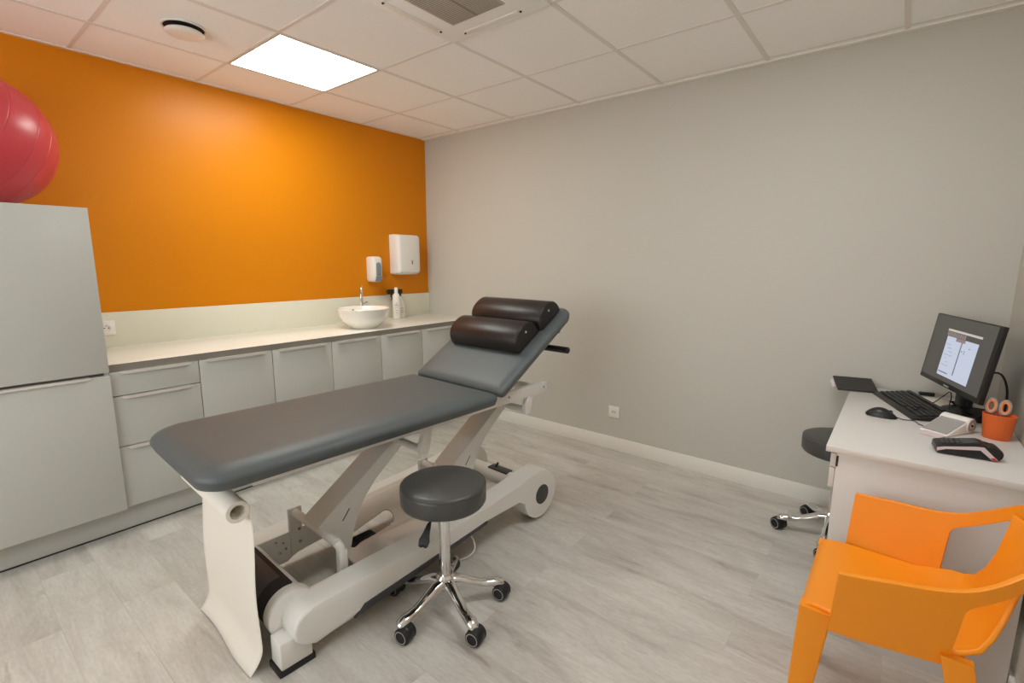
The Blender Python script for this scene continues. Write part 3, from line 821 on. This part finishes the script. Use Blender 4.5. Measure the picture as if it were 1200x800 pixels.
# keyboard
ka = math.atan2(-.462, .169)
kb = empty('keyboard', 'black computer keyboard lying in front of the monitor', 'keyboard', (3.672, -.358, DZ), ka)
KL, KD = .445, .165
B().prism([(-KD / 2, .0), (KD / 2, .0), (KD / 2, .026), (KD / 2 - .02, .028), (-KD / 2 + .01, .012), (-KD / 2, .008)], lambda p, k: ((-.5 + k) * KL, p[0], p[1]), .003).make('case', 'black', kb)
b = B()
sl = math.atan2(.016, KD - .03)
for row in range(6):
    y = -.048 + row * .0205 + (.006 if row == 5 else 0)
    z = .0125 + (y + KD / 2 - .01) / (KD - .03) * .016
    x = -KL / 2 + .016
    segs = [(15, .019)] if row else [(3, .024), (1, .105), (4, .022)]
    for cnt, kw in segs:
        for q in range(cnt):
            b.box((x + .001, y - .0085, z), (x + kw - .0015, y + .0085, z + .006), .0015, 1)
            x += kw
    x = KL / 2 - .148
    for q in range(3):
        if row in (1, 3, 4, 5) and not (row == 1 and q != 1):
            b.box((x + q * .0185, y - .0085, z), (x + q * .0185 + .0165, y + .0085, z + .006), .0015, 1)
        if row == 0: b.box((x + q * .0185, y - .0085, z), (x + q * .0185 + .0165, y + .0085, z + .006), .0015, 1)
    x = KL / 2 - .087
    for q in range(4):
        if row < 5: b.box((x + q * .0185, y - .0085, z), (x + q * .0185 + .0165, y + .0085, z + .006), .0015, 1)
kk = b.make('keys', 'keys', kb); kk['kind'] = 'stuff'
B().box((KL / 2 - .05, .062, .0265), (KL / 2 - .02, .067, .0285)).make('indicator', 'plastic_w', kb)
B().tube([(-.05, KD / 2 - .003, .014), (-.05, .10, .02), (-.03, .125, .06), (.0, .13, .085), (.04, .12, .07), (.06, .11, .02), (.10, .13, .004), (.16, .15, .004)], .0022, n=8, smooth=6).make('cable', 'black', kb)

# mouse
mo = empty('mouse', 'black computer mouse on the desk left of the keyboard', 'mouse', (3.566, -.612, DZ), R(-4))
rings = []
for k in range(0, 13):
    f = k / 12; x = -.056 + .112 * f
    e = math.sqrt(max(0, 1 - (2 * f - 1) ** 2)) ** .7
    ww = .031 * e * (1 - .08 * math.sin(f * PI)) + .0015; hh = .036 * (math.sin(PI * min(1, (f * .82 + .14))) ** .75) * max(e, .25) + .003
    rings.append([(x, ww * math.cos(R(a)), .001 + (hh * abs(math.sin(R(a))) ** .8 if a <= 180 else 0)) for a in range(0, 181, 15)] + [(x, -ww * .5, .001), (x, ww * .5, .001)])
B().loft(rings).make('shell', 'black', mo, angle=50)
B().cyl((.030, -.0025, .026), (.030, .0025, .026), .008, n=16).make('wheel', 'darkgrey', mo)
B().tube([(.055, 0, .008), (.075, .0, .003), (.10, .012, .0022), (.115, .005, .0022), (.128, -.03, .0022), (.150, -.045, .0022)], .002, n=8, smooth=6).make('cable', 'darkgrey', mo)

# folder
fo = empty('folder', 'black ring folder with papers at the far end of the desk', 'folder', (3.372, -.205, DZ), R(15))
B().box((.004, .004, .001), (.150, .145, .009), .001).make('pages', 'pages', fo)
B().prism([(0, .009), (.150, .044), (.152, .040), (.004, .004)], lambda p, k: (.175 * k, p[0], p[1]), .0008).make('cover', 'folder', fo)
B().prism([(-.003, .0004), (.005, .0004), (.005, .010), (-.003, .010)], lambda p, k: (.175 * k, p[0], p[1]), .001).make('spine', 'folder', fo)
b = B()
rows = []
for i in range(8):
    rows.append([(-.004 - .014 * math.sin(i / 7 * PI), .02 + .11 * j / 6, .003 + .034 * i / 7 * (.25 + .75 * j / 6)) for j in range(7)])
b.grid(rows); o = b.make('loose_sheet', 'pages', fo, angle=60); solidify(o, .0006)

# sheet of paper by the monitor base
o = B().box((-.07, -.05, 0.0003), (.07, .05, .0012)).make('paper_sheet', 'paper', loc=(3.760, -.155, DZ), rot=(0, 0, R(-60)), label='small white sheet of paper between keyboard and monitor base', cat='paper')
# small black adapter near the loop
o = B().box((-.03, -.012, 0.0003), (.03, .012, .016), .003).make('cable_adapter', 'black', loc=(3.73, -.05, DZ), rot=(0, 0, R(10)), label='small black adapter lying behind the keyboard', cat='adapter')
# loose cables by the wall
b = B()
b.tube([(3.86, -.33, DZ + .16), (3.93, -.36, DZ + .20), (3.955, -.42, DZ + .15), (3.955, -.46, DZ + .06), (3.96, -.45, DZ + .012), (3.95, -.40, DZ + .0058)], .0042, n=8, smooth=6)
o = b.make('video_cable', 'black', label='black cable looping behind the monitor to the wall', cat='cable')
b = B()
b.tube([(3.925, -.545, DZ + .006), (3.905, -.53, DZ + .02), (3.915, -.50, DZ + .045), (3.940, -.53, DZ + .05), (3.955, -.57, DZ + .03), (3.94, -.585, DZ + .01), (3.92, -.57, DZ + .0055), (3.90, -.55, DZ + .0055)], .0032, n=8, smooth=6)
o = b.make('power_cable', 'black', label='tangled thin black cable behind the orange cup', cat='cable')
b = B()
b.tube([(3.70, -.11, DZ + .10), (3.70, -.10, DZ + .05), (3.69, -.13, DZ + .015), (3.72, -.18, DZ + .004), (3.79, -.2, DZ + .012), (3.8, -.24, DZ + .03)], .0018, n=8, smooth=6)

# card reader
cr = empty('card_reader', 'silver and white wedge card reader on the desk before the cup', 'card reader', (3.775, -.68, DZ), R(58))
# local: x along the ramp, roll at +x end
B().prism([(-.085, .002), (.055, .002), (.062, .02), (.055, .045), (.045, .05), (-.08, .008)], lambda p, k: (p[0], -.047 + .094 * k, p[1]), .002).make('body', 'plastic_w', cr)
B().prism([(-.078, .0105), (.030, .0465), (.0305, .0480), (-.0785, .0122)], lambda p, k: (p[0], -.042 + .084 * k, p[1])).make('sloped_plate', 'silver', cr)
B().lathe([(0, -.049), (.026, -.049), (.029, -.046), (.029, .046), (.026, .049), (0, .049)], n=40, mat=Matrix.Translation((.055, 0, .031)) @ Matrix.Rotation(PI / 2, 4, 'X')).make('roll_housing', 'plastic_w', cr)
b = B().lathe([(.012, .049), (.025, .049), (.025, .051), (.012, .051)], n=36, mat=Matrix.Translation((.055, 0, .031)) @ Matrix.Rotation(PI / 2, 4, 'X'), close=True)
b.make('end_ring', 'silver', cr)
B().cyl((.055, -.0485, .031), (.055, -.0515, .031), .005, n=16).make('hole', 'hole', cr)
B().prism([(-.13, -.045), (-.075, -.045), (-.075, .03), (-.13, .02)], lambda p, k: (p[0], p[1], .002 + .0012 * k + (p[0] + .13) * .06)).make('card', 'pink_card', cr)
B().tube([(.05, .045, .03), (.065, .07, .006), (.09, .085, .003), (.12, .085, .003)], .002, n=8, smooth=6).make('cable', 'darkgrey', cr)

# orange pencil cup and scissors
cup = empty('pencil_cup', 'orange oval pencil cup at the wall side of the desk', 'cup', (3.915, -.665, DZ), R(-15))
B().lathe([(0, .0), (.036, 0), (.040, .004), (.0475, .092), (.0490, .094), (.0470, .095), (.0455, .092), (.0385, .006), (0, .004)], n=48).xf(Matrix.Diagonal((1.0, .85, 1, 1))).make('shell', 'orange_cup', cup, angle=45)
sc_ = empty('scissors', 'scissors with orange and grey handles standing in the orange cup', 'scissors', (3.905, -.668, DZ + .0055), R(-12))
sc_.scale = (.72, .72, .98)
for sg in (-1, 1):
    tl = Matrix.Rotation(sg * R(9), 4, 'Y')
    B().prism([(-.004, .0), (.004, .0), (.008, .07), (.005, .085), (-.005, .085), (-.008, .07)], lambda p, k, sg=sg: (p[0] + sg * .006, sg * .001 + .002 * k, p[1] + .002)).make('blade', 'steel', sc_)
    pts = [(sg * (.008 + .018 + .020 * math.cos(a)), 0.002 * sg, .121 + .027 * math.sin(a)) for a in [2 * PI * q / 14 for q in range(14)]]
    ho = B().tube(pts, .0062, n=10, smooth=3, closed=True).xf(Matrix.Rotation(R(-22), 4, 'X') ).make('handle', 'sc_grey', sc_)
    pts2 = [(sg * (.008 + .018 + .0150 * math.cos(a)), 0.002 * sg, .121 + .0215 * math.sin(a)) for a in [2 * PI * q / 14 for q in range(14)]]
    B().tube(pts2, .0058, n=10, smooth=3, closed=True).xf(Matrix.Rotation(R(-22), 4, 'X')).make('handle_grip', 'sc_orange', ho, label='orange inner grip')

# payment terminal
pt = empty('payment_terminal', 'black card payment terminal with silver side stripe on the desk', 'payment terminal', (3.806, -.955, DZ), R(8))
pt.scale = (.87, .87, .87)
W2 = .041
side = [(-.088, .004), (.07, .002), (.092, .004), (.102, .018), (.100, .040), (.085, .050), (.066, .048), (.05, .060), (.035, .063), (-.085, .040), (-.094, .034), (-.095, .014)]
B().prism(side, lambda p, k: (p[0], -W2 + 2 * W2 * k, p[1]), .004, 2).make('body', 'black', pt)
for sg in (-1, 1):
    B().prism([(-.092, .012), (-.065, .024), (.035, .038), (.072, .006), (.090, .006), (.045, .052), (.02, .050), (-.07, .033), (-.093, .026)], lambda p, k, sg=sg: (p[0], sg * (W2 + .0003 + .0012 * k), p[1])).make('side_stripe', 'pink_grey', pt)
B().prism([(.074, .005), (.088, .006), (.078, .016), (.066, .014)], lambda p, k: (p[0], -W2 - .0012 - .0012 * k, p[1])).make('red_mark', 'red', pt)
sl = math.atan2(.023, .12); km = Matrix.Translation((-.085, 0, .0402)) @ Matrix.Rotation(-sl, 4, 'Y')
for r_ in range(4):
    for q in range(3):
        B().box((.008 + r_ * .014, -.030 + q * .022, .0), (.018 + r_ * .014, -.014 + q * .022, .0035), .001, 1).xf(km).make('key', 'darkgrey', pt)
B().box((.068, -.033, .0), (.118, .033, .0022), .001).xf(km).make('display', 'darkgrey', pt)
B().lathe([(0, -W2 + .003), (.022, -W2 + .003), (.024, -W2 + .006), (.024, W2 - .006), (.022, W2 - .003), (0, W2 - .003)], n=32, mat=Matrix.Translation((.080, 0, .028)) @ Matrix.Rotation(PI / 2, 4, 'X')).make('paper_cover', 'black', pt)

# ------------------------------------------------------------------ orange armchair (local x = backwards, y = sideways)
ch = empty('armchair', 'orange moulded plastic armchair in front of the desk end', 'chair', (3.70, -1.53, 0), 0)
# seat running up into the back as one continuous scoop
path = [(-.238, .405, .192), (-.242, .422, .195), (-.238, .441, .197), (-.224, .450, .200), (-.19, .452, .206), (-.10, .447, .214), (0, .441, .210), (.05, .442, .206), (.085, .448, .202), (.115, .464, .184), (.140, .492, .156), (.163, .54, .136), (.184, .60, .123), (.200, .655, .122), (.210, .70, .13), (.213, .725, .135)]
rows = []
for x, z, hw in path:
    row = []
    for j in range(21):
        s = 2 * j / 20 - 1
        back = max(0, min(1, (z - .46) / .2))
        lift = max(0, min(1, (x + .03) / .10)) * (1 - back) * .026 * abs(s) ** 4
        row.append((x - .03 * back * s * s, s * hw, z + (.006 * s * s if back == 0 else 0) + lift))
    rows.append(row)
b = B(); b.grid(rows)
o = b.make('seat', 'orange_pl', ch, angle=60); solidify(o, .012, -1, .004)
# shell: one wall wrapping round arms and back, with a window on either side of the back
def rim_plan(a):
    """a = 0 back centre .. 1 arm front: (x, half width, top height)"""
    pts = [(0, .222, 0, .782), (.16, .215, .085, .776), (.30, .190, .160, .745), (.40, .140, .196, .700), (.50, .085, .217, .662), (.62, .02, .236, .643), (.78, -.07, .256, .634), (.90, -.125, .266, .628), (1, -.170, .272, .624)]
    for p, q in zip(pts[:-1], pts[1:]):
        if a <= q[0] + 1e-9:
            k = (a - p[0]) / (q[0] - p[0]); i = pts.index(p)
            p0 = pts[i - 1] if i else (-q[0], q[1], -q[2], q[3]); q1 = pts[min(i + 2, len(pts) - 1)]
            cr = lambda j: .5 * (2 * p[j] + (q[j] - p0[j]) * k + (2 * p0[j] - 5 * p[j] + 4 * q[j] - q1[j]) * k * k + (3 * p[j] - p0[j] - 3 * q[j] + q1[j]) * k ** 3)
            return cr(1), cr(2), cr(3)
ZB, RAIL = .442, .042
def shell_pt(t, z):
    a = abs(t); sg = -1 if t > 0 else 1
    x, y, zt = rim_plan(min(a, 1))
    w = (z - ZB) / (zt - ZB)
    by = y - .028 * min(1, a / .4) * (1 - w) ** 1.1
    return Vector((x - (.010 * (1 - w) if a > .95 else 0), sg * by, z))
def lim(k):
    """rear edge of the arm panel; k = 0 bottom .. 1 under the rail, rounded into the rail"""
    a = .562 - .030 * k
    d = (1 - k) * .165
    r_ = .020
    if d < r_: a -= (r_ - math.sqrt(max(0, r_ * r_ - (r_ - d) ** 2))) / .47
    return a
b = B()
NC, NR = 44, 60
ks = [j / 16 for j in range(14)] + [.86, .885, .905, .925, .945, .96, .973, .984, .992, .997, 1.0]
A1 = lim(1.0)
cols_arm = [i / NC for i in range(NC + 1)]
def zrow(t, row):
    zt = rim_plan(min(abs(t), 1))[2]
    if row < len(ks): return ZB + (zt - RAIL - ZB) * ks[row]
    return zt - RAIL * (1 - (row - len(ks) + 1) / 6)
NROW = len(ks) + 6
gridv = {}
for sg in (-1, 1):
    for row in range(NROW):
        L0 = lim(ks[row]) if row < len(ks) else A1
        for i in range(NC + 1):
            t_ = sg * (1 + (L0 - 1) * cols_arm[i])
            gridv[sg, row, i] = b.bm.verts.new(shell_pt(t_, zrow(t_, row)))
    for row in range(NROW - 1):
        for i in range(NC):
            b.bm.faces.new((gridv[sg, row, i], gridv[sg, row + 1, i], gridv[sg, row + 1, i + 1], gridv[sg, row, i + 1]))
r0 = len(ks) - 1
rail = {}
for row in range(r0, NROW):
    for i in range(NR + 1):
        if i == 0: rail[row, i] = gridv[-1, row, NC]
        elif i == NR: rail[row, i] = gridv[1, row, NC]
        else:
            t_ = -A1 + 2 * A1 * i / NR
            rail[row, i] = b.bm.verts.new(shell_pt(t_, zrow(t_, row)))
for row in range(r0, NROW - 1):
    for i in range(NR): b.bm.faces.new((rail[row, i], rail[row + 1, i], rail[row + 1, i + 1], rail[row, i + 1]))
o = b.make('shell', 'orange_pl', ch, angle=60)
solidify(o, .013, 0, .004)
# legs
def leg(pts, nm='leg'):
    b = B()
    rings = []
    for (cx, cy, z, wx, wy) in pts:
        rings.append([(x, y, z) for x, y in rrect(cx - wx, cx + wx, cy - wy, cy + wy, min(wx, wy) * .25, 3)])
    b.loft(rings); return b.make(nm, 'orange_pl', ch, angle=50)
for sg in (1, -1):
    leg([(-.246, sg * .206, 0, .020, .015), (-.231, sg * .202, .2, .028, .018), (-.217, sg * .194, .40, .036, .021), (-.2145, sg * .192, .4585, .037, .0215)])
    leg([(.155, sg * .210, 0, .018, .015), (.122, sg * .210, .2, .024, .017), (.082, sg * .211, .42, .030, .015), (.070, sg * .2105, .474, .030, .012)])

# ------------------------------------------------------------------ camera, world, view
cam = bpy.data.cameras.new('camera'); co = bpy.data.objects.new('camera', cam); COL.objects.link(co)
cam.sensor_width = 36; cam.sensor_fit = 'HORIZONTAL'; cam.lens = 569.21 / 1200 * 36; cam.clip_start = .02
yaw_, pit, rol = -.6741, -.1637, .0037
f = Vector((math.sin(yaw_) * math.cos(pit), math.cos(yaw_) * math.cos(pit), math.sin(pit)))
r = Vector((math.cos(yaw_), -math.sin(yaw_), 0)); u = r.cross(f)
r2 = math.cos(rol) * r + math.sin(rol) * u; u2 = -math.sin(rol) * r + math.cos(rol) * u
mw = Matrix((r2, u2, -f)).transposed().to_4x4(); mw.translation = (3.5794, -3.1782, 1.3885)
co.matrix_world = mw
S.camera = co
wd = bpy.data.worlds.new('world'); S.world = wd; wd.use_nodes = True
wd.node_tree.nodes['Background'].inputs[0].default_value = (.9, .9, 1, 1); wd.node_tree.nodes['Background'].inputs[1].default_value = .0
S.view_settings.view_transform = 'Standard'; S.view_settings.look = 'None'; S.view_settings.gamma = 1; S.view_settings.use_curve_mapping = False
S.view_settings.exposure = EXPO
S.cycles.max_bounces = 10; S.cycles.diffuse_bounces = 6
